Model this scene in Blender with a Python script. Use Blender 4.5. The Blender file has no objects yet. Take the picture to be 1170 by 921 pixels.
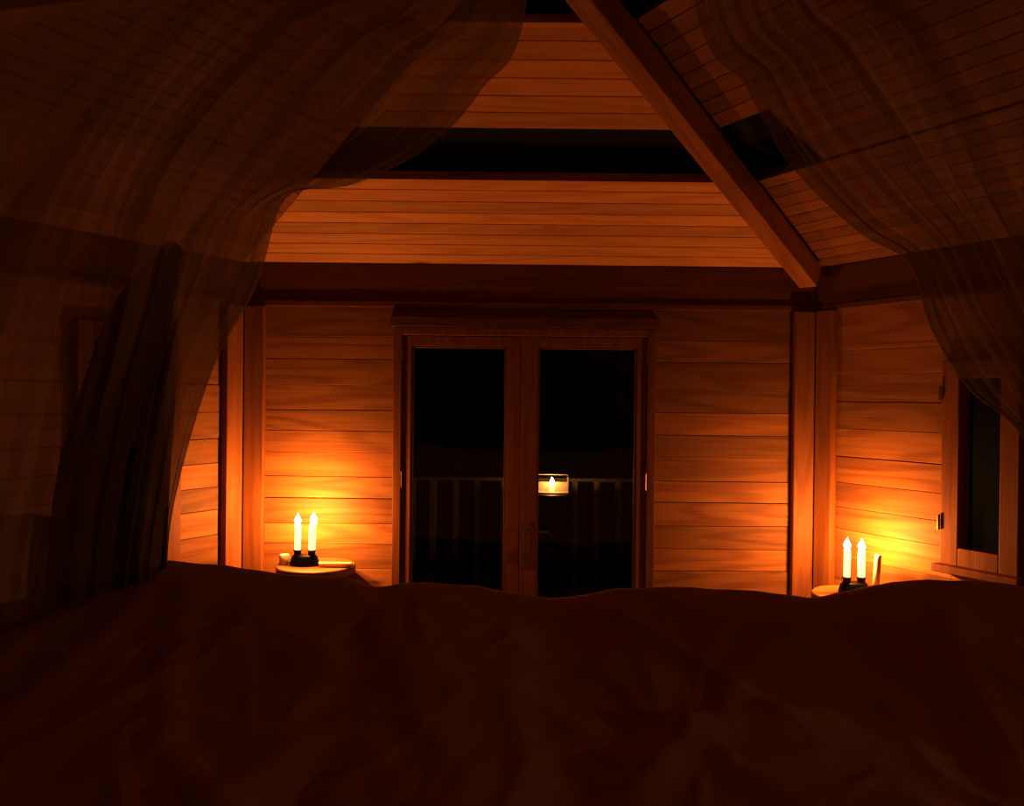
import bpy, bmesh, math, random
from mathutils import Vector, Matrix, noise
random.seed(7)
S=bpy.context.scene
S.view_settings.view_transform='Standard'
S.view_settings.look='None'
S.view_settings.gamma=.8
COL=S.collection

# ---------------------------------------------------------------- helpers
def link(o,parent=None):
    COL.objects.link(o)
    if parent: o.parent=parent
    return o
def empty(name,loc=(0,0,0)):
    e=bpy.data.objects.new(name,None); e.empty_display_size=.1; e.location=loc
    COL.objects.link(e); return e
class MB:
    def __init__(s): s.v=[];s.f=[];s.p=[]
    def hexa(s,pts,pv=None):
        if pv is None: pv=random.random()
        b=len(s.v); s.v+= [tuple(p) for p in pts]
        for q in ((0,3,2,1),(4,5,6,7),(0,1,5,4),(1,2,6,5),(2,3,7,6),(3,0,4,7)):
            s.f.append(tuple(b+i for i in q)); s.p.append(pv)
    def box(s,x0,x1,y0,y1,z0,z1,pv=None):
        s.hexa([(x0,y0,z0),(x1,y0,z0),(x1,y1,z0),(x0,y1,z0),(x0,y0,z1),(x1,y0,z1),(x1,y1,z1),(x0,y1,z1)],pv)
    def cyl(s,c,r,h,n=32,r2=None,axis='Z',pv=.5):
        r2=r if r2 is None else r2
        b=len(s.v)
        for k,(rr,hh) in enumerate(((r,0),(r2,h))):
            for i in range(n):
                a=2*math.pi*i/n
                x,y,z=rr*math.cos(a),rr*math.sin(a),hh
                if axis=='Y': x,y,z=x,z,y
                if axis=='X': x,y,z=z,x,y
                s.v.append((c[0]+x,c[1]+y,c[2]+z))
        for i in range(n):
            j=(i+1)%n
            s.f.append((b+i,b+j,b+n+j,b+n+i)); s.p.append(pv)
        s.f.append(tuple(b+i for i in reversed(range(n)))); s.p.append(pv)
        s.f.append(tuple(b+n+i for i in range(n))); s.p.append(pv)
    def lathe(s,c,prof,n=32,pv=.5):
        b=len(s.v)
        for r,z in prof:
            for i in range(n):
                a=2*math.pi*i/n; s.v.append((c[0]+r*math.cos(a),c[1]+r*math.sin(a),c[2]+z))
        for k in range(len(prof)-1):
            for i in range(n):
                j=(i+1)%n
                s.f.append((b+k*n+i,b+k*n+j,b+(k+1)*n+j,b+(k+1)*n+i)); s.p.append(pv)
        s.f.append(tuple(b+i for i in reversed(range(n)))); s.p.append(pv)
        e=b+(len(prof)-1)*n
        s.f.append(tuple(e+i for i in range(n))); s.p.append(pv)
    def obj(s,name,mat,M=None,bevel=0,parent=None,smooth=False):
        me=bpy.data.meshes.new(name); me.from_pydata(s.v,[],s.f); me.update()
        bm=bmesh.new(); bm.from_mesh(me); bmesh.ops.recalc_face_normals(bm,faces=bm.faces); bm.to_mesh(me); bm.free()
        a=me.attributes.new('pv','FLOAT','FACE')
        for i,p in enumerate(s.p): a.data[i].value=p
        me.materials.append(mat)
        o=bpy.data.objects.new(name,me)
        if M is not None: o.matrix_world=M
        link(o)
        if parent:
            o.parent=parent; o.matrix_parent_inverse=Matrix.Translation(parent.location).inverted()
        if bevel:
            m=o.modifiers.new('bev','BEVEL'); m.width=bevel; m.segments=2; m.limit_method='ANGLE'
        if smooth:
            for p in me.polygons: p.use_smooth=True
        return o
def frame(o,x,y,z):
    M=Matrix.Identity(4)
    for i,a in enumerate((x,y,z)):
        for j in range(3): M[j][i]=a[j]
    for j in range(3): M[j][3]=o[j]
    return M

# ---------------------------------------------------------------- materials
def newmat(name):
    m=bpy.data.materials.new(name); m.use_nodes=True
    nt=m.node_tree; b=nt.nodes['Principled BSDF']; return m,nt,b
def simple(name,col,rough=.6,metal=0,em=None,es=0):
    m,nt,b=newmat(name)
    b.inputs['Base Color'].default_value=(*col,1); b.inputs['Roughness'].default_value=rough
    b.inputs['Metallic'].default_value=metal
    n=nt.nodes.new('ShaderNodeTexNoise'); n.inputs['Scale'].default_value=60
    bp=nt.nodes.new('ShaderNodeBump'); bp.inputs['Strength'].default_value=.08
    nt.links.new(n.outputs['Fac'],bp.inputs['Height']); nt.links.new(bp.outputs['Normal'],b.inputs['Normal'])
    if em:
        b.inputs['Emission Color'].default_value=(*em,1); b.inputs['Emission Strength'].default_value=es
    return m
def wood(name,cl,cd,axis=0,rough=.6,knots=True,contrast=.8,freq=50,vmin=.62):
    m,nt,b=newmat(name); N=nt.nodes.new; L=nt.links.new
    tc=N('ShaderNodeTexCoord'); at=N('ShaderNodeAttribute'); at.attribute_name='pv'
    off=N('ShaderNodeVectorMath'); off.operation='SCALE'; off.inputs[0].default_value=(13.1,7.7,17.3)
    L(at.outputs['Fac'],off.inputs['Scale'])
    add=N('ShaderNodeVectorMath'); add.operation='ADD'; L(tc.outputs['Object'],add.inputs[0]); L(off.outputs[0],add.inputs[1])
    def mp(a,c):
        n=N('ShaderNodeMapping'); s=[c,c,c]; s[axis]=a; n.inputs['Scale'].default_value=s; L(add.outputs[0],n.inputs['Vector']); return n
    m1=mp(.5,5); n1=N('ShaderNodeTexNoise'); n1.inputs['Scale'].default_value=1; n1.inputs['Detail'].default_value=1.5; L(m1.outputs[0],n1.inputs['Vector'])
    mu=N('ShaderNodeMath'); mu.operation='MULTIPLY'; mu.inputs[1].default_value=freq; L(n1.outputs['Fac'],mu.inputs[0])
    si=N('ShaderNodeMath'); si.operation='SINE'; L(mu.outputs[0],si.inputs[0])
    r1=N('ShaderNodeMapRange'); r1.inputs['From Min'].default_value=-.3; r1.inputs['From Max'].default_value=1; r1.inputs['To Max'].default_value=.6*contrast; L(si.outputs[0],r1.inputs['Value'])
    m2=mp(3,110); n2=N('ShaderNodeTexNoise'); n2.inputs['Scale'].default_value=1; n2.inputs['Detail'].default_value=2; L(m2.outputs[0],n2.inputs['Vector'])
    r2=N('ShaderNodeMapRange'); r2.inputs['From Min'].default_value=.35; r2.inputs['From Max'].default_value=.75; r2.inputs['To Max'].default_value=.45; L(n2.outputs['Fac'],r2.inputs['Value'])
    sm=N('ShaderNodeMath'); sm.operation='ADD'; sm.use_clamp=True; L(r1.outputs[0],sm.inputs[0]); L(r2.outputs[0],sm.inputs[1])
    mx=N('ShaderNodeMix'); mx.data_type='RGBA'; mx.inputs[6].default_value=(*cl,1); mx.inputs[7].default_value=(*cd,1); L(sm.outputs[0],mx.inputs[0])
    out=mx.outputs[2]
    if knots:
        m3=mp(1.1,4.2); v=N('ShaderNodeTexVoronoi'); v.inputs['Scale'].default_value=1; L(m3.outputs[0],v.inputs['Vector'])
        r3=N('ShaderNodeMapRange'); r3.inputs['From Min'].default_value=.02; r3.inputs['From Max'].default_value=.075; r3.inputs['To Min'].default_value=.8; r3.inputs['To Max'].default_value=0; L(v.outputs['Distance'],r3.inputs['Value'])
        k=N('ShaderNodeMix'); k.data_type='RGBA'; k.inputs[7].default_value=(cd[0]*.3,cd[1]*.25,cd[2]*.2,1); L(r3.outputs[0],k.inputs[0]); L(out,k.inputs[6]); out=k.outputs[2]
    pr=N('ShaderNodeMapRange'); pr.inputs['To Min'].default_value=vmin; pr.inputs['To Max'].default_value=1.12; L(at.outputs['Fac'],pr.inputs['Value'])
    sc=N('ShaderNodeVectorMath'); sc.operation='SCALE'; L(out,sc.inputs[0]); L(pr.outputs[0],sc.inputs['Scale'])
    L(sc.outputs[0],b.inputs['Base Color'])
    b.inputs['Roughness'].default_value=rough
    b.inputs['Specular IOR Level'].default_value=.3
    bp=N('ShaderNodeBump'); bp.inputs['Strength'].default_value=.2; bp.inputs['Distance'].default_value=.003; bp.invert=True
    L(sm.outputs[0],bp.inputs['Height']); L(bp.outputs['Normal'],b.inputs['Normal'])
    return m
W_wall=wood('wood_wall_planks',(.42,.175,.052),(.24,.076,.019),0)
W_vert=wood('wood_posts',(.36,.135,.037),(.25,.075,.017),2,knots=False)
W_door=wood('wood_door',(.28,.09,.024),(.19,.053,.013),2,knots=False)
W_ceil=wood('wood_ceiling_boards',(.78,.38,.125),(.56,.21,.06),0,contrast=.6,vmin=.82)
W_ceil_dim=wood('wood_ceiling_boards_dimmed',(.36,.14,.042),(.24,.078,.021),0,contrast=.6,vmin=.8)  # same boards darkened, dimness of the other roof faces put into the colour
W_beam=wood('wood_beam',(.42,.165,.045),(.29,.09,.022),0,knots=False)
W_plate=wood('wood_plate',(.24,.073,.019),(.16,.042,.01),0,knots=False)
W_floor=wood('wood_floor',(.3,.13,.05),(.2,.07,.022),1)
W_dark=wood('wood_dark',(.2,.07,.025),(.11,.035,.012),0,knots=False)
W_table=wood('wood_table',(.45,.18,.055),(.3,.1,.027),0,knots=False)
W_deck=wood('wood_deck',(.5,.38,.25),(.26,.19,.12),2,knots=False)
M_shell=simple('roof_shell_dark',(.014,.007,.005),.95)  # near-black so roof openings stay dark; their shade is in the colour
M_back=simple('backing',(.06,.024,.01),.9)
M_metal=simple('brass_hardware',(.35,.2,.08),.35,.9)
M_iron=simple('black_iron',(.012,.009,.008),.45,.3)
M_waxglow=simple('candle_wax_glow',(.9,.75,.5),.5,0,(1,.62,.24),2.6)  # emission stands in for flame light shining through the wax
M_waxu=simple('candle_wax_unlit',(.85,.68,.45),.5)
M_wick=simple('wick',(.02,.015,.01),.9)
M_white=simple('white_enamel',(.75,.65,.5),.5)
M_tin=simple('lantern_tin',(.3,.22,.15),.6)
M_bed=simple('mattress_cloth',(.5,.35,.25),.9)
def duvet_mat():
    m,nt,b=newmat('duvet_cotton'); N=nt.nodes.new; L=nt.links.new
    b.inputs['Base Color'].default_value=(.62,.40,.37,1); b.inputs['Roughness'].default_value=.95
    b.inputs['Specular IOR Level'].default_value=.1
    tc=N('ShaderNodeTexCoord'); n=N('ShaderNodeTexNoise'); n.inputs['Scale'].default_value=14; n.inputs['Detail'].default_value=5
    L(tc.outputs['Object'],n.inputs['Vector']); bp=N('ShaderNodeBump'); bp.inputs['Strength'].default_value=.3; bp.inputs['Distance'].default_value=.015
    L(n.outputs['Fac'],bp.inputs['Height']); L(bp.outputs['Normal'],b.inputs['Normal']); return m
M_duvet=duvet_mat()
def flame_mat():
    m=bpy.data.materials.new('flame'); m.use_nodes=True; nt=m.node_tree; nt.nodes.clear(); N=nt.nodes.new; L=nt.links.new
    o=N('ShaderNodeOutputMaterial'); e=N('ShaderNodeEmission'); t=N('ShaderNodeBsdfTransparent'); a=N('ShaderNodeAddShader')
    e.inputs['Color'].default_value=(1,.72,.36,1); e.inputs['Strength'].default_value=35
    L(e.outputs[0],a.inputs[0]); L(t.outputs[0],a.inputs[1]); L(a.outputs[0],o.inputs[0]); return m
M_flame=flame_mat()
def glass_mat(name,mix,rough):
    m=bpy.data.materials.new(name); m.use_nodes=True; nt=m.node_tree; nt.nodes.clear(); N=nt.nodes.new; L=nt.links.new
    o=N('ShaderNodeOutputMaterial'); g=N('ShaderNodeBsdfGlossy'); t=N('ShaderNodeBsdfTransparent'); mx=N('ShaderNodeMixShader')
    g.inputs['Roughness'].default_value=rough; g.inputs['Color'].default_value=(.9,.9,.9,1); t.inputs['Color'].default_value=(.9,.92,.9,1)
    mx.inputs[0].default_value=mix
    L(t.outputs[0],mx.inputs[1]); L(g.outputs[0],mx.inputs[2]); L(mx.outputs[0],o.inputs[0]); return m
M_glass=glass_mat('door_glass',.02,.02)
M_glass2=glass_mat('window_glass',.008,.3)
def net_mat(name,lo,hi,col,sx=24,trl=.4):
    m=bpy.data.materials.new(name); m.use_nodes=True; nt=m.node_tree; nt.nodes.clear(); N=nt.nodes.new; L=nt.links.new
    o=N('ShaderNodeOutputMaterial'); t=N('ShaderNodeBsdfTransparent'); d=N('ShaderNodeBsdfDiffuse'); tr=N('ShaderNodeBsdfTranslucent')
    d.inputs['Color'].default_value=(*col,1); tr.inputs['Color'].default_value=(*col,1)
    m1=N('ShaderNodeMixShader'); m1.inputs[0].default_value=trl; L(d.outputs[0],m1.inputs[1]); L(tr.outputs[0],m1.inputs[2])
    uv=N('ShaderNodeTexCoord'); mp=N('ShaderNodeMapping'); mp.inputs['Scale'].default_value=(sx,1.1,1); L(uv.outputs['UV'],mp.inputs['Vector'])
    n=N('ShaderNodeTexNoise'); n.inputs['Scale'].default_value=1; n.inputs['Detail'].default_value=3; n.inputs['Distortion'].default_value=.4; L(mp.outputs[0],n.inputs['Vector'])
    r=N('ShaderNodeMapRange'); r.inputs['From Min'].default_value=.3; r.inputs['From Max'].default_value=.7; r.inputs['To Min'].default_value=lo; r.inputs['To Max'].default_value=hi
    L(n.outputs['Fac'],r.inputs['Value'])
    m2=N('ShaderNodeMixShader'); L(r.outputs[0],m2.inputs[0]); L(t.outputs[0],m2.inputs[1]); L(m1.outputs[0],m2.inputs[2]); L(m2.outputs[0],o.inputs[0]); return m
NC=(.42,.29,.21)
M_net=net_mat('mosquito_net_gauze',.6,.92,NC,18)
M_netr=net_mat('mosquito_net_gauze_single',.5,.86,NC,14)
M_netshade=net_mat('gathered_gauze_shaded',.82,.98,(.04,.016,.012),10)  # same net, gathered, with its unlit side painted in as near-black colour

# ---------------------------------------------------------------- room plan
V=[(-1.5,4.6),(1.685,4.6),(3.28,1.84),(1.685,-.92),(-1.5,-.92),(-3.095,1.84)]
V=[Vector((a,b,0)) for a,b in V]
ZP0,ZP1=2.108,2.336
A1=Vector((.09,3.0,3.37)); A2=Vector((.09,.68,3.37))
names=['wall_front','wall_right','wall_back_right','wall_back','wall_back_left','wall_left']
def wframe(i):
    a,b=V[i],V[(i+1)%6]; d=(b-a).normalized(); n=Vector((-d.y,d.x,0)); n=-n if n.dot(Vector((.09,1.84,0))-a)>0 else n
    return frame(a,d,n,Vector((0,0,1))),(b-a).length
WR=(.79,1.07,.88,1.76)
openings={0:[(1.5-.654,1.5+.79,0,1.987)],1:[WR]}
_,L5=wframe(5)
WL=(L5-.93,L5-.45,.5,1.9)
openings[5]=[WL]
for i in range(6):
    M,L=wframe(i); mb=MB()
    ops=openings.get(i,[])
    zb=[0.0]
    while zb[-1]<ZP0-.12: zb.append(zb[-1]+random.uniform(.118,.152))
    zb[-1]=ZP0
    tl=[0]+[random.uniform(-.007,.007) for _ in zb[1:-1]]+[0]
    cuts=[0,L]
    for o in ops: cuts=[0,o[0],o[1],L]
    for k in range(len(zb)-1):
        pv=random.random(); g=random.choice([.0003,.0004,.0005,.0018])
        def zz(j,s): return zb[j]+tl[j]*(2*s/L-1)
        dep=random.uniform(-.003,.003)
        segs=[]
        for c in range(len(cuts)-1):
            s0,s1=cuts[c],cuts[c+1]
            mid=len(cuts)==4 and c==1
            if not mid: segs.append((s0,s1,zz(k,s0)+g,zz(k+1,s0)-g,zz(k,s1)+g,zz(k+1,s1)-g,(pv+.31*c)%1))
            else:
                o=ops[0]
                if zb[k]<o[2]: segs.append((s0,s1,zz(k,s0)+g,min(o[2],zz(k+1,s0)-g),zz(k,s1)+g,min(o[2],zz(k+1,s1)-g),pv))
                if zb[k+1]>o[3]: segs.append((s0,s1,max(o[3],zz(k,s0)+g),zz(k+1,s0)-g,max(o[3],zz(k,s1)+g),zz(k+1,s1)-g,pv))
        for s0,s1,a0,a1,b0,b1,p in segs:
            if a1-a0<.004: continue
            mb.hexa([(s0,dep,a0),(s1,dep,b0),(s1,.07,b0),(s0,.07,a0),(s0,dep,a1),(s1,dep,b1),(s1,.07,b1),(s0,.07,a1)],p)
    w=mb.obj(names[i],W_wall,M,bevel=.002)
    mb=MB()
    if ops:
        o=ops[0]
        mb.box(0,o[0],.071,.1,0,ZP0,.2); mb.box(o[1],L,.071,.1,0,ZP0,.2); mb.box(o[0],o[1],.071,.1,o[3],ZP0,.2)
        if o[2]>0: mb.box(o[0],o[1],.071,.1,0,o[2],.2)
    else: mb.box(0,L,.071,.1,0,ZP0,.2)
    bk=mb.obj('wall_backing',M_back,M); bk.parent=w; bk.matrix_parent_inverse=w.matrix_world.inverted()
    mb=MB(); mb.box(-.02,L+.02,-.006,.1,ZP0+.002,ZP1,.4)
    mb.box(0,L,-.02,.0,ZP0-.012,ZP0+.02,.5)
    mb.obj('trim_%d'%(i+1),W_plate,M,bevel=.004)
    mb=MB(); 
    mb.box(.029,.14,-.05,-.0045,0,ZP0-.014,random.uniform(.3,.7)); mb.box(L-.14,L-.029,-.05,-.0045,0,ZP0-.014,random.uniform(.3,.7))
    mb.obj('corner_post' ,W_vert,M,bevel=.006)
mb=MB()
x=-3.2
while x<3.4:
    mb.box(x,x+.138,-1,4.68,-.04,0); x+=.14
mb.obj('floor',W_floor,bevel=.002)

# ---------------------------------------------------------------- roof / ceiling
ceil=empty('ceiling',(.09,1.84,2.336))
def up(v): return Vector((v.x,v.y,ZP1))
def roof_face(A,B,C,bands,k,mat):
    X=(B-A).normalized(); n=X.cross(C-A).normalized()
    if n.z<0: n=-n
    Y=n.cross(X); M=frame(A,X,Y,n); Mi=M.inverted()
    c=Mi@C; b=Mi@B
    mb=MB()
    H=abs(c.y); sg=-1 if c.y<0 else 1
    def P(t,q):
        x0=c.x*t; x1=b.x*(1-t)+c.x*t
        return (x0+(x1-x0)*q,c.y*t)
    for bd in bands:
        t0,t1,bw=bd[:3]; q0,q1=(bd[3],bd[4]) if len(bd)>3 else (0,1)
        cnt=max(1,round((t1-t0)*H/bw))
        for j in range(cnt):
            u0=t0+(t1-t0)*j/cnt+.0006; u1=t0+(t1-t0)*(j+1)/cnt-.0006
            q=[P(u0,q0),P(u0,q1),P(u1,q1),P(u1,q0)]
            mb.hexa([(*p,0) for p in q]+[(*p,.022) for p in q])
        if t1<.95 and len(bd)==3:
            u0,u1=t1-.012,t1
            q=[P(u0,0),P(u0,1),P(u1,1),P(u1,0)]
            mb.hexa([(*p,-.010) for p in q]+[(*p,.05) for p in q],.9)
    mb.obj('ceiling_boards_%d'%k,mat,M,bevel=.0025,parent=ceil)
    mb=MB()
    t=.999
    q=[(-.1,-.12*sg),(b.x+.1,-.12*sg),P(t,1),P(t,0)]
    mb.hexa([(*p,.13) for p in q]+[(*p,.15) for p in q])
    mb.obj('roof_shell_dark_%d'%k,M_shell,M,parent=ceil)
bands=[(0,.327,.078),(.485,.767,.09),(.86,.995,.09)]
bR=bands+[(.327,.485,.08,.2,1.)]
full=[(0,.995,.08)]
F=[(up(V[0]),up(V[1]),A1,bands),(up(V[1]),up(V[2]),A1,bR),(up(V[2]),up(V[3]),A2,full),(up(V[3]),up(V[4]),A2,full),(up(V[4]),up(V[5]),A2,full),(up(V[5]),up(V[0]),A1,full)]
for k,(a,b,c,bd) in enumerate(F): roof_face(a,b,c,bd,k+1,W_ceil if k==0 else W_ceil_dim)
for k,(a,b,c) in enumerate([(up(V[2]),A2,A1),(up(V[5]),A1,A2)]):
    mb=MB(); z=Vector((0,0,.02))
    m=(b+c)/2
    mb.hexa([a,b,m,c,a+z,b+z,m+z,c+z]); mb.obj('ceiling_gusset_%d'%(k+1),W_ceil_dim,parent=ceil)
def beam(name,P,Q,w,h,drop,s0=.0,s1=0.):
    X=(Q-P).normalized(); Y=Vector((0,0,1)).cross(X).normalized(); Z=X.cross(Y)
    M=frame(P,X,Y,Z); L=(Q-P).length
    mb=MB(); mb.box(s0,L-s1,-w/2,w/2,-drop-h,-drop,.8)
    return mb.obj(name,W_beam,M,bevel=.006)
for i,a in enumerate([A1,A1,A2,A2,A2,A1]):
    if i: beam('ceiling_beam',up(V[i]),a,.10,.13,.03,s0=.06,s1=.0)
beam('ridge_beam',A1,A2,.1,.14,.03)

# ---------------------------------------------------------------- french doors
fr=MB()
fx0,fx1,ft=-.654,.79,1.987
fr.box(fx0,fx0+.045,-.03,.09,0,ft); fr.box(fx1-.045,fx1,-.03,.09,0,ft); fr.box(fx0+.045,fx1-.045,-.03,.09,ft-.045,ft)
fr.box(fx0+.045,fx1-.045,-.01,.09,0,.03)
M0=frame((0,4.6,0),(1,0,0),(0,1,0),(0,0,1))
fr.obj('door_frame',W_door,M0,bevel=.004)
h=MB(); h.box(fx0-.02,fx1+.02,-.035,-.005,ft+.001,ft+.06,.2); h.obj('trim_7',W_plate,M0,bevel=.004)
def leaf(name,x0,x1,g0,g1,handle,hinge):
    e=empty(name,((x0+x1)/2,4.62,0))
    m=MB(); y0,y1=-.012,.035; zt=ft-.048; gz0,gz1=.25,1.885
    m.box(x0,g0,y0,y1,.035,zt,.6); m.box(g1,x1,y0,y1,.035,zt,.5)
    m.box(g0,g1,y0,y1,gz1,zt,.7); m.box(g0,g1,y0,y1,.035,gz0,.4)
    for a,b,c,d in ((g0,g0+.012,gz0,gz1),(g1-.012,g1,gz0,gz1),(g0+.012,g1-.012,gz0,gz0+.012),(g0+.012,g1-.012,gz1-.012,gz1)):
        m.box(a,b,y0+.01,y1-.01,c,d,.3)
    m.obj('leaf_frame',W_door,M0,bevel=.003,parent=e)
    g=MB(); g.box(g0,g1,.010,.014,gz0,gz1); g.obj('glass_pane',M_glass,M0,parent=e)
    h=MB()
    for z in (.3,1.1,1.8): h.cyl((hinge,y0-.006,z),.008,.09,12)
    h.obj('hinges',M_metal,M0,parent=e,smooth=False)
    if handle is not None:
        h=MB(); h.box(handle-.018,handle+.018,y0-.008,y0,.66,.92)
        h.cyl((handle,y0-.05,.87),.010,.05,16,axis='Y'); 
        h.cyl((handle,y0-.048,.87),.009,.12,16,axis='X')
        h.cyl((handle,y0-.016,.75),.012,.012,16,axis='Y'); h.box(handle-.003,handle+.003,y0-.03,y0-.008,.70,.76)
        h.obj('lever_handle',M_metal,M0,bevel=.002,parent=e)
leaf('door_1',-.606,.045,-.557,-.030,None,-.612)
leaf('door_2',.048,.742,.140,.690,.085,.748)

# ---------------------------------------------------------------- side windows
def window(name,i,s0,s1,z0,z1,mull=False):
    M,L=wframe(i); e=empty(name,M@Vector(((s0+s1)/2,0,z0)))
    m=MB(); t=.045
    m.box(s0-.04,s0+t,-.03,.06,z0-.04,z1+.04,.7); m.box(s1-t,s1+.04,-.03,.06,z0-.04,z1+.04,.7)
    m.box(s0+t,s1-t,-.03,.06,z1-t,z1+.04,.6); m.box(s0+t,s1-t,-.03,.06,z0-.04,z0+t,.6)
    m.box(s0-.06,s1+.06,-.07,-.005,z0-.075,z0-.04,.8)
    m.obj('window_frame',W_door,M,bevel=.004,parent=e)
    g=MB(); g.box(s0+t,s1-t,.02,.024,z0+t,z1-t); g.obj('window_pane',M_glass2,M,parent=e)
    h=MB()
    for z in (z0+.12,z1-.15): h.cyl((s0-.045,-.036,z),.007,.07,12)
    h.obj('hinges',M_metal,M,parent=e)
window('window_1',5,*WL)
window('window_2',1,*WR)

# ---------------------------------------------------------------- candles & tables
LC=(1.0,.45,.105)
def candle(x,y,z,h=.2,r=.011,power=14,lean=(0,0),lit=True):
    e=empty('candle',(x,y,z))
    prof=[(r,0),(r,h*.6),(r*.96,h*.9),(r*.92,h),(r*.6,h-.003)]
    m=MB(); m.lathe((x,y,z),prof,20); wx=m.obj('wax',M_waxglow if lit else M_waxu,parent=e,smooth=True)
    m=MB(); m.cyl((x,y,z+h-.004),.0012,.014,8); m.obj('wick',M_wick,parent=e)
    if lit:
        m=MB(); fz=h+.003
        pr=[(.001,0),(.010,.004),(.017,.012),(.0175,.02),(.012,.032),(.005,.045),(.0006,.056)]
        m.lathe((x,y,z+fz),pr,16); m.obj('flame',M_flame,parent=e,smooth=True)
        ld=bpy.data.lights.new('candle_light','POINT'); ld.energy=power; ld.color=LC; ld.shadow_soft_size=.014
        lo=bpy.data.objects.new('candle_light',ld); lo.location=(0,0,fz+.03); link(lo,e)
    e.rotation_euler=(lean[0],lean[1],0)
def log_table(x,y,z,r):
    e=empty('side_table',(x,y,0))
    m=MB(); b=[]
    n=48
    prof=[(.97,-.045),(1.0,-.038),(1.0,-.006),(.97,0)]
    for rr,zz in prof:
        for i in range(n):
            a=2*math.pi*i/n; R=r*rr*(1+.03*noise.noise(Vector((math.cos(a)*1.3,math.sin(a)*1.3,x))))
            m.v.append((x+R*math.cos(a),y+R*math.sin(a),z+zz))
    for k in range(3):
        for i in range(n):
            j=(i+1)%n; m.f.append((k*n+i,k*n+j,(k+1)*n+j,(k+1)*n+i)); m.p.append(.6)
    m.f.append(tuple(reversed(range(n)))); m.p.append(.6); m.f.append(tuple(3*n+i for i in range(n))); m.p.append(.6)
    m.obj('table_top',W_table,parent=e,bevel=.002)
    m=MB()
    for i in range(3):
        a=2*math.pi*i/3+.5; c,s=math.cos(a),math.sin(a)
        p0=Vector((x+c*r*.55,y+s*r*.55,z-.045)); p1=Vector((x+c*r*.8,y+s*r*.8,0))
        b0=len(m.v)
        for P,R in ((p1,.018),(p0,.024)):
            for q in range(14):
                t=2*math.pi*q/14; m.v.append((P.x+R*math.cos(t),P.y+R*math.sin(t),P.z))
        for q in range(14):
            w=(q+1)%14; m.f.append((b0+q,b0+w,b0+14+w,b0+14+q)); m.p.append(.4)
        m.f.append(tuple(b0+q for q in reversed(range(14)))); m.p.append(.4); m.f.append(tuple(b0+14+q for q in range(14))); m.p.append(.4)
    m.obj('table_legs',W_vert,parent=e)
def holder(x,y,z,sp):
    e=empty('candle_holder',(x,y,z)); m=MB(); n=32
    PR=((.055,0),(.06,.010),(.052,.03),(.04,.05),(.030,.056))
    for R,zz in PR:
        for i in range(n):
            a=2*math.pi*i/n; m.v.append((x+math.cos(a)*(R*.7+sp),y+math.sin(a)*R*.7,z+zz))
    for k in range(4):
        for i in range(n):
            j=(i+1)%n; m.f.append((k*n+i,k*n+j,(k+1)*n+j,(k+1)*n+i)); m.p.append(.5)
    m.f.append(tuple(reversed(range(n)))); m.p.append(.5); m.f.append(tuple(4*n+i for i in range(n))); m.p.append(.5)
    for d in (-sp,sp):
        m.lathe((x+d,y,z+.05),[(.022,0),(.019,.008),(.019,.022),(.023,.03),(.021,.032)],20)
    m.obj('holder_body',M_iron,parent=e)
HZ=.0825
TZ=.715
log_table(-1.02,4.37,TZ,.205)
holder(-1.075,4.34,TZ,.037)
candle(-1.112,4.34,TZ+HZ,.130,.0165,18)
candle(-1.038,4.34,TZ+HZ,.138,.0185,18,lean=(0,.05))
e=MB(); e.lathe((-1.185,4.36,TZ+.0005),[(.024,0),(.027,.004),(.027,.05),(.024,.052),(.022,.045)],24); e.obj('tea_light_glass',M_white,smooth=True)
e=MB(); e.cyl((-.99,4.30,TZ+.014),.0135,.17,20,axis='X'); e.cyl((-.82,4.30,TZ+.014),.0015,.012,8,axis='X'); e.obj('spare_candle',M_waxu)
TZ2=.652
log_table(1.69,4.10,TZ2,.195)
holder(1.702,4.11,TZ2,.036)
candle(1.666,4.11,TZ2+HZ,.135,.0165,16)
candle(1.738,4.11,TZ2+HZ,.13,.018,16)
candle(1.785,4.06,TZ2,.2,.016,0,lean=(-.03,.08),lit=False)

# ---------------------------------------------------------------- bed
bed=empty('bed',(.03,.85,0))
m=MB(); m.box(-1.25,1.3,-.45,2.0,.22,.40,.5)
for sx in (-1.2,1.17):
    for sy in (-.42,1.9): m.box(sx,sx+.08,sy,sy+.08,0,.22,.5)
m.box(-1.25,1.3,-.53,-.45,0,1.25,.4)
m.obj('bed_frame',W_dark,bevel=.008,parent=bed)
m=MB(); m.box(-1.22,1.27,-.44,1.98,.40,.86); m.obj('mattress',M_bed,bevel=.05,parent=bed)
RP=[(-60,745),(0,715),(60,682),(120,661),(190,645),(250,650),(330,660),(400,662),(437,674),(452,668),(500,667),(550,671),(600,680),(625,684),(660,682),(700,673),(780,670),(880,674),(935,681),(975,671),(1050,659),(1130,658),(1180,666),(1240,690)]
DR=1.92
ridge=[((px-585)/950*DR,1.6-(py-455)/950*DR) for px,py in RP]
ridge=[(-1.46,.45),(-1.42,.7),(-1.36,.93)]+ridge+[(1.42,1.0),(1.48,.75),(1.5,.45)]
def interp(tab,x):
    if x<=tab[0][0]: return tab[0][1]
    for (a,b),(c,d) in zip(tab,tab[1:]):
        if x<=c:
            t=(x-a)/(c-a); return b+(d-b)*t
    return tab[-1][1]
path=[(0,.15,-.24),(.15,.6,-.22),(.3,1.0,-.19),(.45,1.35,-.13),(.58,1.6,-.07),(.7,1.8,-.015),(.77,1.92,0),(.83,2.02,-.05),(.88,2.08,-.18),(.94,2.11,-.45),(1,2.12,-.8)]
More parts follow.
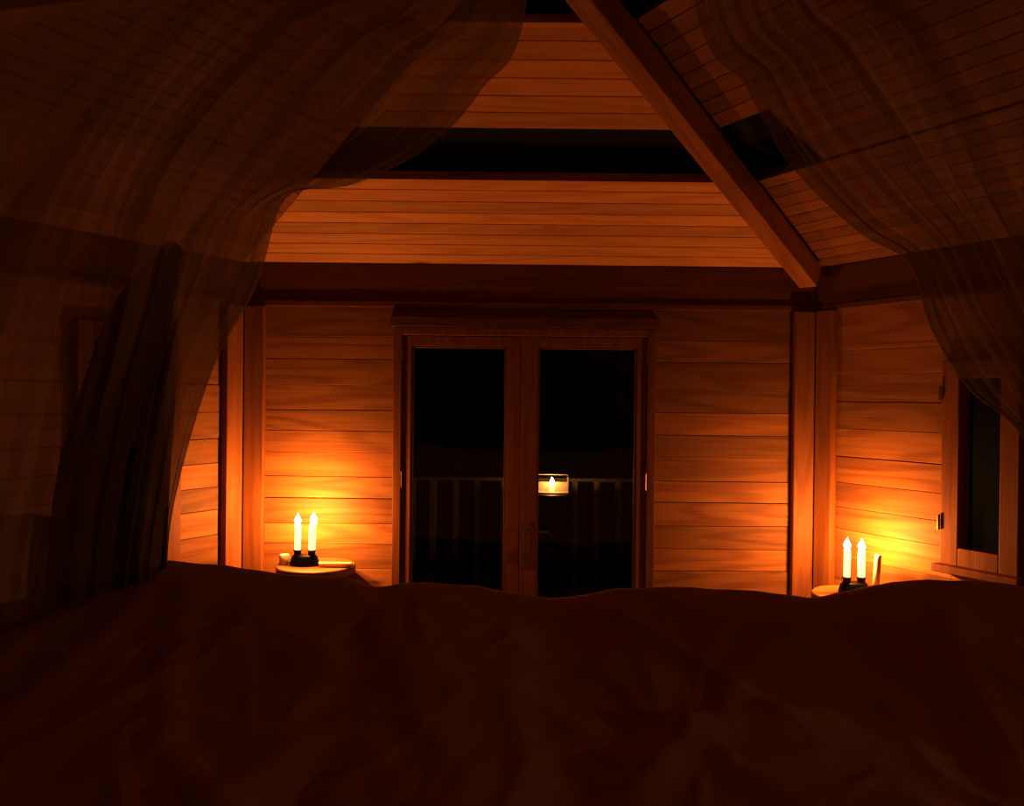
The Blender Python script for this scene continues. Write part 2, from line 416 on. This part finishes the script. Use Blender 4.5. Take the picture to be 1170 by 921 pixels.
def cr(tab,t,k):
    for i in range(len(tab)-1):
        if t<=tab[i+1][0]: break
    p1,p2=tab[i],tab[i+1]; p0=tab[max(i-1,0)]; p3=tab[min(i+2,len(tab)-1)]
    h=p2[0]-p1[0]; u=(t-p1[0])/h
    m1=(p2[k]-p0[k])/max(p2[0]-p0[0],1e-6)*h; m2=(p3[k]-p1[k])/max(p3[0]-p1[0],1e-6)*h
    return (2*u**3-3*u*u+1)*p1[k]+(u**3-2*u*u+u)*m1+(-2*u**3+3*u*u)*p2[k]+(u**3-u*u)*m2
creases=[((.10,1.15),(.32,1.42),.03),((.32,1.42),(.55,1.45),.03),((-.85,1.85),(-.98,1.4),.025),((-.72,1.85),(-.55,1.3),.022),((-.35,1.88),(-.1,1.35),.02),((.0,1.85),(.02,1.3),.018),((.7,1.85),(.4,1.5),.02),((.95,1.85),(.75,1.2),.012),((-.3,1.4),(-.5,1.0),.02),((-.6,1.6),(-.2,1.55),.015),((-.78,1.85),(-.82,1.3),.02),((-.55,1.3),(-.3,1.05),.018),((.35,1.3),(.7,1.15),.016)]
def segd(p,a,b):
    ax,ay=a;bx,by=b;dx,dy=bx-ax,by-ay
    t=max(0,min(1,((p[0]-ax)*dx+(p[1]-ay)*dy)/(dx*dx+dy*dy)))
    return math.hypot(p[0]-ax-t*dx,p[1]-ay-t*dy)
NX,NY=300,200
vs=[];fs=[]
for j in range(NY+1):
    t=j/NY; y=cr(path,t,1); dz=cr(path,t,2)
    for i in range(NX+1):
        x=-1.46+2.96*i/NX
        zr=sum(interp(ridge,x+o) for o in (-.02,-.01,0,.01,.02))/5
        f=max(0,1-abs(y-1.92)/.25) if y<1.92 else max(0,1-(t-.77)/.15)
        zf=zr*f+(1-f)*(zr*.35+.65*min(zr,1.18))
        z=zf+dz
        amp=1-f*.8
        z+=amp*.03*noise.noise(Vector((x*2.2,y*2.5,3)))
        q=Vector((x*3.5+.8*y,y*2.5-.6*x,1.3)); q+=Vector((noise.noise(q*.7),noise.noise(q*.7+Vector((5,5,5))),0))*.8
        z+=amp*.012*(1-min(1,abs(noise.noise(q))*3.2))**2
        q2=Vector((x*7-1.5*y,y*5+1.2*x,6.3)); q2+=Vector((noise.noise(q2*.6),noise.noise(q2*.6+Vector((5,5,5))),0))
        z+=amp*.006*(1-min(1,abs(noise.noise(q2))*3.5))**2
        z+=(.3+.7*amp)*.005*noise.noise(Vector((x*16,y*12,9)))
        for a,b,w in creases:
            d=segd((x+.02*noise.noise(Vector((x*6,y*6,0))),y),a,b)
            if d<.14: z+=amp*w*.6*math.exp(-(d/.036)**2)
        z=max(z,.18)
        yy=y+(.03*noise.noise(Vector((x*5,z*2,4))) if t>.8 else 0)
        vs.append((x,yy,z))
for j in range(NY):
    for i in range(NX):
        a=j*(NX+1)+i; fs.append((a,a+1,a+NX+2,a+NX+1))
me=bpy.data.meshes.new('duvet'); me.from_pydata(vs,[],fs); me.materials.append(M_duvet)
for p in me.polygons: p.use_smooth=True
du=bpy.data.objects.new('duvet',me); link(du)

# ---------------------------------------------------------------- mosquito net (canopy)
net=empty('mosquito_net',(.09,.75,2.9))
def W(px,py,d): return Vector(((px-585)/950*d,d,1.6+(455-py)/950*d))
def crv(P,t):
    n=len(P)-1; t=min(max(t*n,0),n-1e-6); i=int(t); u=t-i
    p0,p1,p2,p3=P[max(i-1,0)],P[i],P[i+1],P[min(i+2,n)]
    return .5*((2*p1)+(-p0+p2)*u+(2*p0-5*p1+4*p2-p3)*u*u+(-p0+3*p1-3*p2+p3)*u**3)
def drape(name,curves,mat,nu=160,nv=110,folds=14,amp=.014,seed=0):
    vs=[];fs=[];uvs=[]
    for j in range(nv+1):
        v=j/nv; row=[crv(c,v) for c in curves]
        for i in range(nu+1):
            u=i/nu; p=crv(row,u)
            a=amp*min(1,v*2.5+.1)
            ph=folds*u*2*math.pi+2.5*noise.noise(Vector((u*6,v*2.5,seed)))
            dsp=a*(.7*math.sin(ph)+.3*math.sin(ph*2.3+1+seed))+a*2*noise.noise(Vector((u*9,v*3,seed+4)))
            p=p+Vector((0,dsp,0.05*dsp))
            vs.append(p); uvs.append((u,v))
    for j in range(nv):
        for i in range(nu):
            a=j*(nu+1)+i; fs.append((a,a+1,a+nu+2,a+nu+1))
    me=bpy.data.meshes.new(name); me.from_pydata(vs,[],fs); me.materials.append(mat)
    ul=me.uv_layers.new(name='UVMap')
    for l in me.loops: ul.data[l.index].uv=uvs[l.vertex_index]
    for p in me.polygons: p.use_smooth=True
    o=bpy.data.objects.new(name,me); link(o); o.parent=net; o.matrix_parent_inverse=Matrix.Translation(net.location).inverted()
T=lambda a:Vector((.09+.22*math.cos(a),.75+.22*math.sin(a),2.88))
Lc=[
 [T(1.8),W(600,-20,1.3),W(545,105,1.42),W(482,172,1.55),W(400,212,1.65),W(325,228,1.72),W(292,330,1.76),W(240,430,1.8),W(195,590,1.84),W(190,700,1.86)],
 [T(2.0),W(520,-60,1.28),W(425,60,1.4),W(340,150,1.5),W(285,205,1.6),W(235,265,1.66),W(205,350,1.7),W(180,440,1.74),W(160,600,1.78),W(150,720,1.8)],
 [T(2.3),W(420,-100,1.2),W(290,30,1.3),W(190,140,1.4),W(135,230,1.48),W(110,310,1.54),W(95,400,1.6),W(75,500,1.65),W(50,620,1.7),W(40,760,1.72)],
 [T(2.7),W(300,-140,1.1),W(130,0,1.18),W(30,120,1.26),W(-40,230,1.34),W(-80,330,1.4),W(-110,430,1.46),W(-130,540,1.5),W(-150,680,1.54),W(-160,850,1.56)],
 [T(3.1),Vector((-.6,.85,2.2)),Vector((-.9,.9,2.0)),Vector((-1.05,.9,1.8)),Vector((-1.2,.9,1.6)),Vector((-1.3,.9,1.4)),Vector((-1.4,.9,1.2)),Vector((-1.48,.9,.9)),Vector((-1.5,.9,.6)),Vector((-1.52,.9,.3))],
]
drape('net_drape_left',Lc,M_net,seed=1)
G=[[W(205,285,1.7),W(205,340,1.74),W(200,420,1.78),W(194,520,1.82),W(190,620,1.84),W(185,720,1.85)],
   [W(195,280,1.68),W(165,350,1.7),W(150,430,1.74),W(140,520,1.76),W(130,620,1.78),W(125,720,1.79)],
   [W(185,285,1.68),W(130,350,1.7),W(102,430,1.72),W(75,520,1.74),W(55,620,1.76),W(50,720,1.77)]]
drape('net_gathered_left',G,M_netshade,nu=60,nv=60,folds=5,amp=.015,seed=2)
Rc=[
 [T(1.4),W(785,-20,1.3),W(850,95,1.42),W(900,185,1.52),W(975,262,1.62),W(1035,298,1.68),W(1065,370,1.74),W(1110,440,1.78),W(1180,510,1.82),W(1230,700,1.84)],
 [T(1.1),W(870,-60,1.28),W(940,60,1.38),W(1000,150,1.46),W(1050,220,1.54),W(1095,275,1.6),W(1135,350,1.66),W(1185,430,1.7),W(1240,540,1.74),W(1280,740,1.76)],
 [T(.8),W(1000,-100,1.2),W(1080,20,1.3),W(1140,120,1.38),W(1180,210,1.44),W(1220,290,1.5),W(1250,380,1.54),W(1290,470,1.58),W(1330,600,1.6),W(1360,800,1.62)],
 [T(.3),Vector((.8,.85,2.2)),Vector((1.0,.9,2.0)),Vector((1.15,.9,1.8)),Vector((1.3,.9,1.6)),Vector((1.4,.9,1.4)),Vector((1.45,.9,1.2)),Vector((1.52,.9,.9)),Vector((1.55,.9,.6)),Vector((1.57,.9,.3))],
]
drape('net_drape_right',Rc,M_netr,seed=3)
bm=bmesh.new()
n=40;k=8
for i in range(n):
    a=2*math.pi*i/n
    for j in range(k):
        b=2*math.pi*j/k; R=.22+.008*math.cos(b)
        bm.verts.new((.09+R*math.cos(a),.75+R*math.sin(a),2.88+.008*math.sin(b)))
bm.verts.ensure_lookup_table()
for i in range(n):
    for j in range(k):
        bm.faces.new([bm.verts[x] for x in (i*k+j,((i+1)%n)*k+j,((i+1)%n)*k+(j+1)%k,i*k+(j+1)%k)])
me=bpy.data.meshes.new('canopy_ring'); bm.to_mesh(me); bm.free(); me.materials.append(M_white)
o=bpy.data.objects.new('canopy_ring',me); link(o); o.parent=net; o.matrix_parent_inverse=Matrix.Translation(net.location).inverted()
m=MB(); m.cyl((.09,.75,2.88),.004,.34,8); m.box(-.13,.31,.745,.755,2.875,2.885); m.obj('cord',M_white,parent=net)

# ---------------------------------------------------------------- dresser by left wall
M5,_=wframe(5)
d=empty('wooden_dresser',M5@Vector((L5-1.7,-.25,0)))
m=MB(); s0,s1=L5-2.2,L5-1.2; zt=1.09
m.box(s0+.02,s1-.02,-.43,-.06,.06,zt-.035,.4); m.box(s0,s1,-.455,-.055,zt-.035,zt,.8)
for a in (s0+.03,s1-.09):
    for b in (-.42,-.13): m.box(a,a+.06,b,b+.06,0,.06,.4)
for r_ in range(3):
    z0=.12+r_*.31
    m.box(s0+.06,s1-.06,-.445,-.43,z0,z0+.28,.6)
m.obj('dresser_body',W_dark,M5,bevel=.004,parent=d)
m=MB()
for r_ in range(3):
    for a in (.25,.75): m.cyl((s0+a,-.47,.26+r_*.31),.015,.025,16,axis='Y')
m.obj('knobs',M_iron,M5,parent=d)

# ---------------------------------------------------------------- outside: deck, railing, lantern
m=MB()
y=4.75
while y<6.6:
    m.box(-3,3,y,y+.135,-.1,-.06); y+=.145
m.obj('deck',W_dark)
m=MB(); ry=6.3
m.box(-3,3,ry-.03,ry+.03,.975,1.0,.2); m.box(-3,3,ry-.02,ry+.02,.12,.17,.2)
x=-2.9
while x<2.95:
    w_=random.uniform(.018,.03)
    m.box(x-w_,x+w_,ry-.016,ry+.016,.16,.98); x+=random.uniform(.16,.2)
for x in (-2.95,-.98,.98,2.95): m.box(x-.05,x+.05,ry-.05,ry+.05,-.06,1.1)
m.obj('deck_railing',W_deck,bevel=.004)
m=MB(); m.box(-15,15,4.72,25,-.6,-.5); m.obj('ground',simple('night_ground',(.02,.02,.012),1))
lx,ly=.29,5.9
lt=empty('lantern',(lx,ly,0))
m=MB(); m.cyl((lx,ly,-.06),.13,.03,24); m.cyl((lx,ly,-.03),.025,.95,16); m.cyl((lx,ly,.915),.14,.012,32); m.obj('lantern_stand',W_dark,parent=lt)
m=MB(); zb=.927
m.box(lx-.12,lx+.12,ly-.08,ly+.08,zb,zb+.012)
m.box(lx-.12,lx+.12,ly+.072,ly+.08,zb+.012,zb+.075)
for sx in (-1,1):
    for sy in (-.074,.066): m.box(lx+sx*.116-.004,lx+sx*.116+.004,ly+sy,ly+sy+.008,zb+.012,zb+.13)
m.box(lx-.12,lx+.12,ly+.066,ly+.074,zb+.124,zb+.13); m.box(lx-.12,lx+.12,ly-.074,ly-.066,zb+.124,zb+.13)
m.obj('lantern_body',M_tin,bevel=.001,parent=lt)
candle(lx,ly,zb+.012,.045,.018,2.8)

# ---------------------------------------------------------------- added fill light: unseen tall stand with candle behind the viewer
log_table(2.15,.45,1.12,.17)
holder(2.15,.45,1.12,.036)
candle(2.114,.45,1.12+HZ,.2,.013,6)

# ---------------------------------------------------------------- world & camera
w=bpy.data.worlds.new('night'); S.world=w; w.use_nodes=True
w.node_tree.nodes['Background'].inputs[0].default_value=(.0004,.0004,.0006,1)
cd=bpy.data.cameras.new('camera'); cd.sensor_width=36; cd.lens=950/1170*36; cd.clip_start=.02
c=bpy.data.objects.new('camera',cd); link(c); c.location=(0,0,1.6)
c.rotation_euler=(Matrix.Rotation(math.radians(90-.33),3,'X')@Matrix.Rotation(math.radians(.6),3,'Z')).to_euler()
S.camera=c
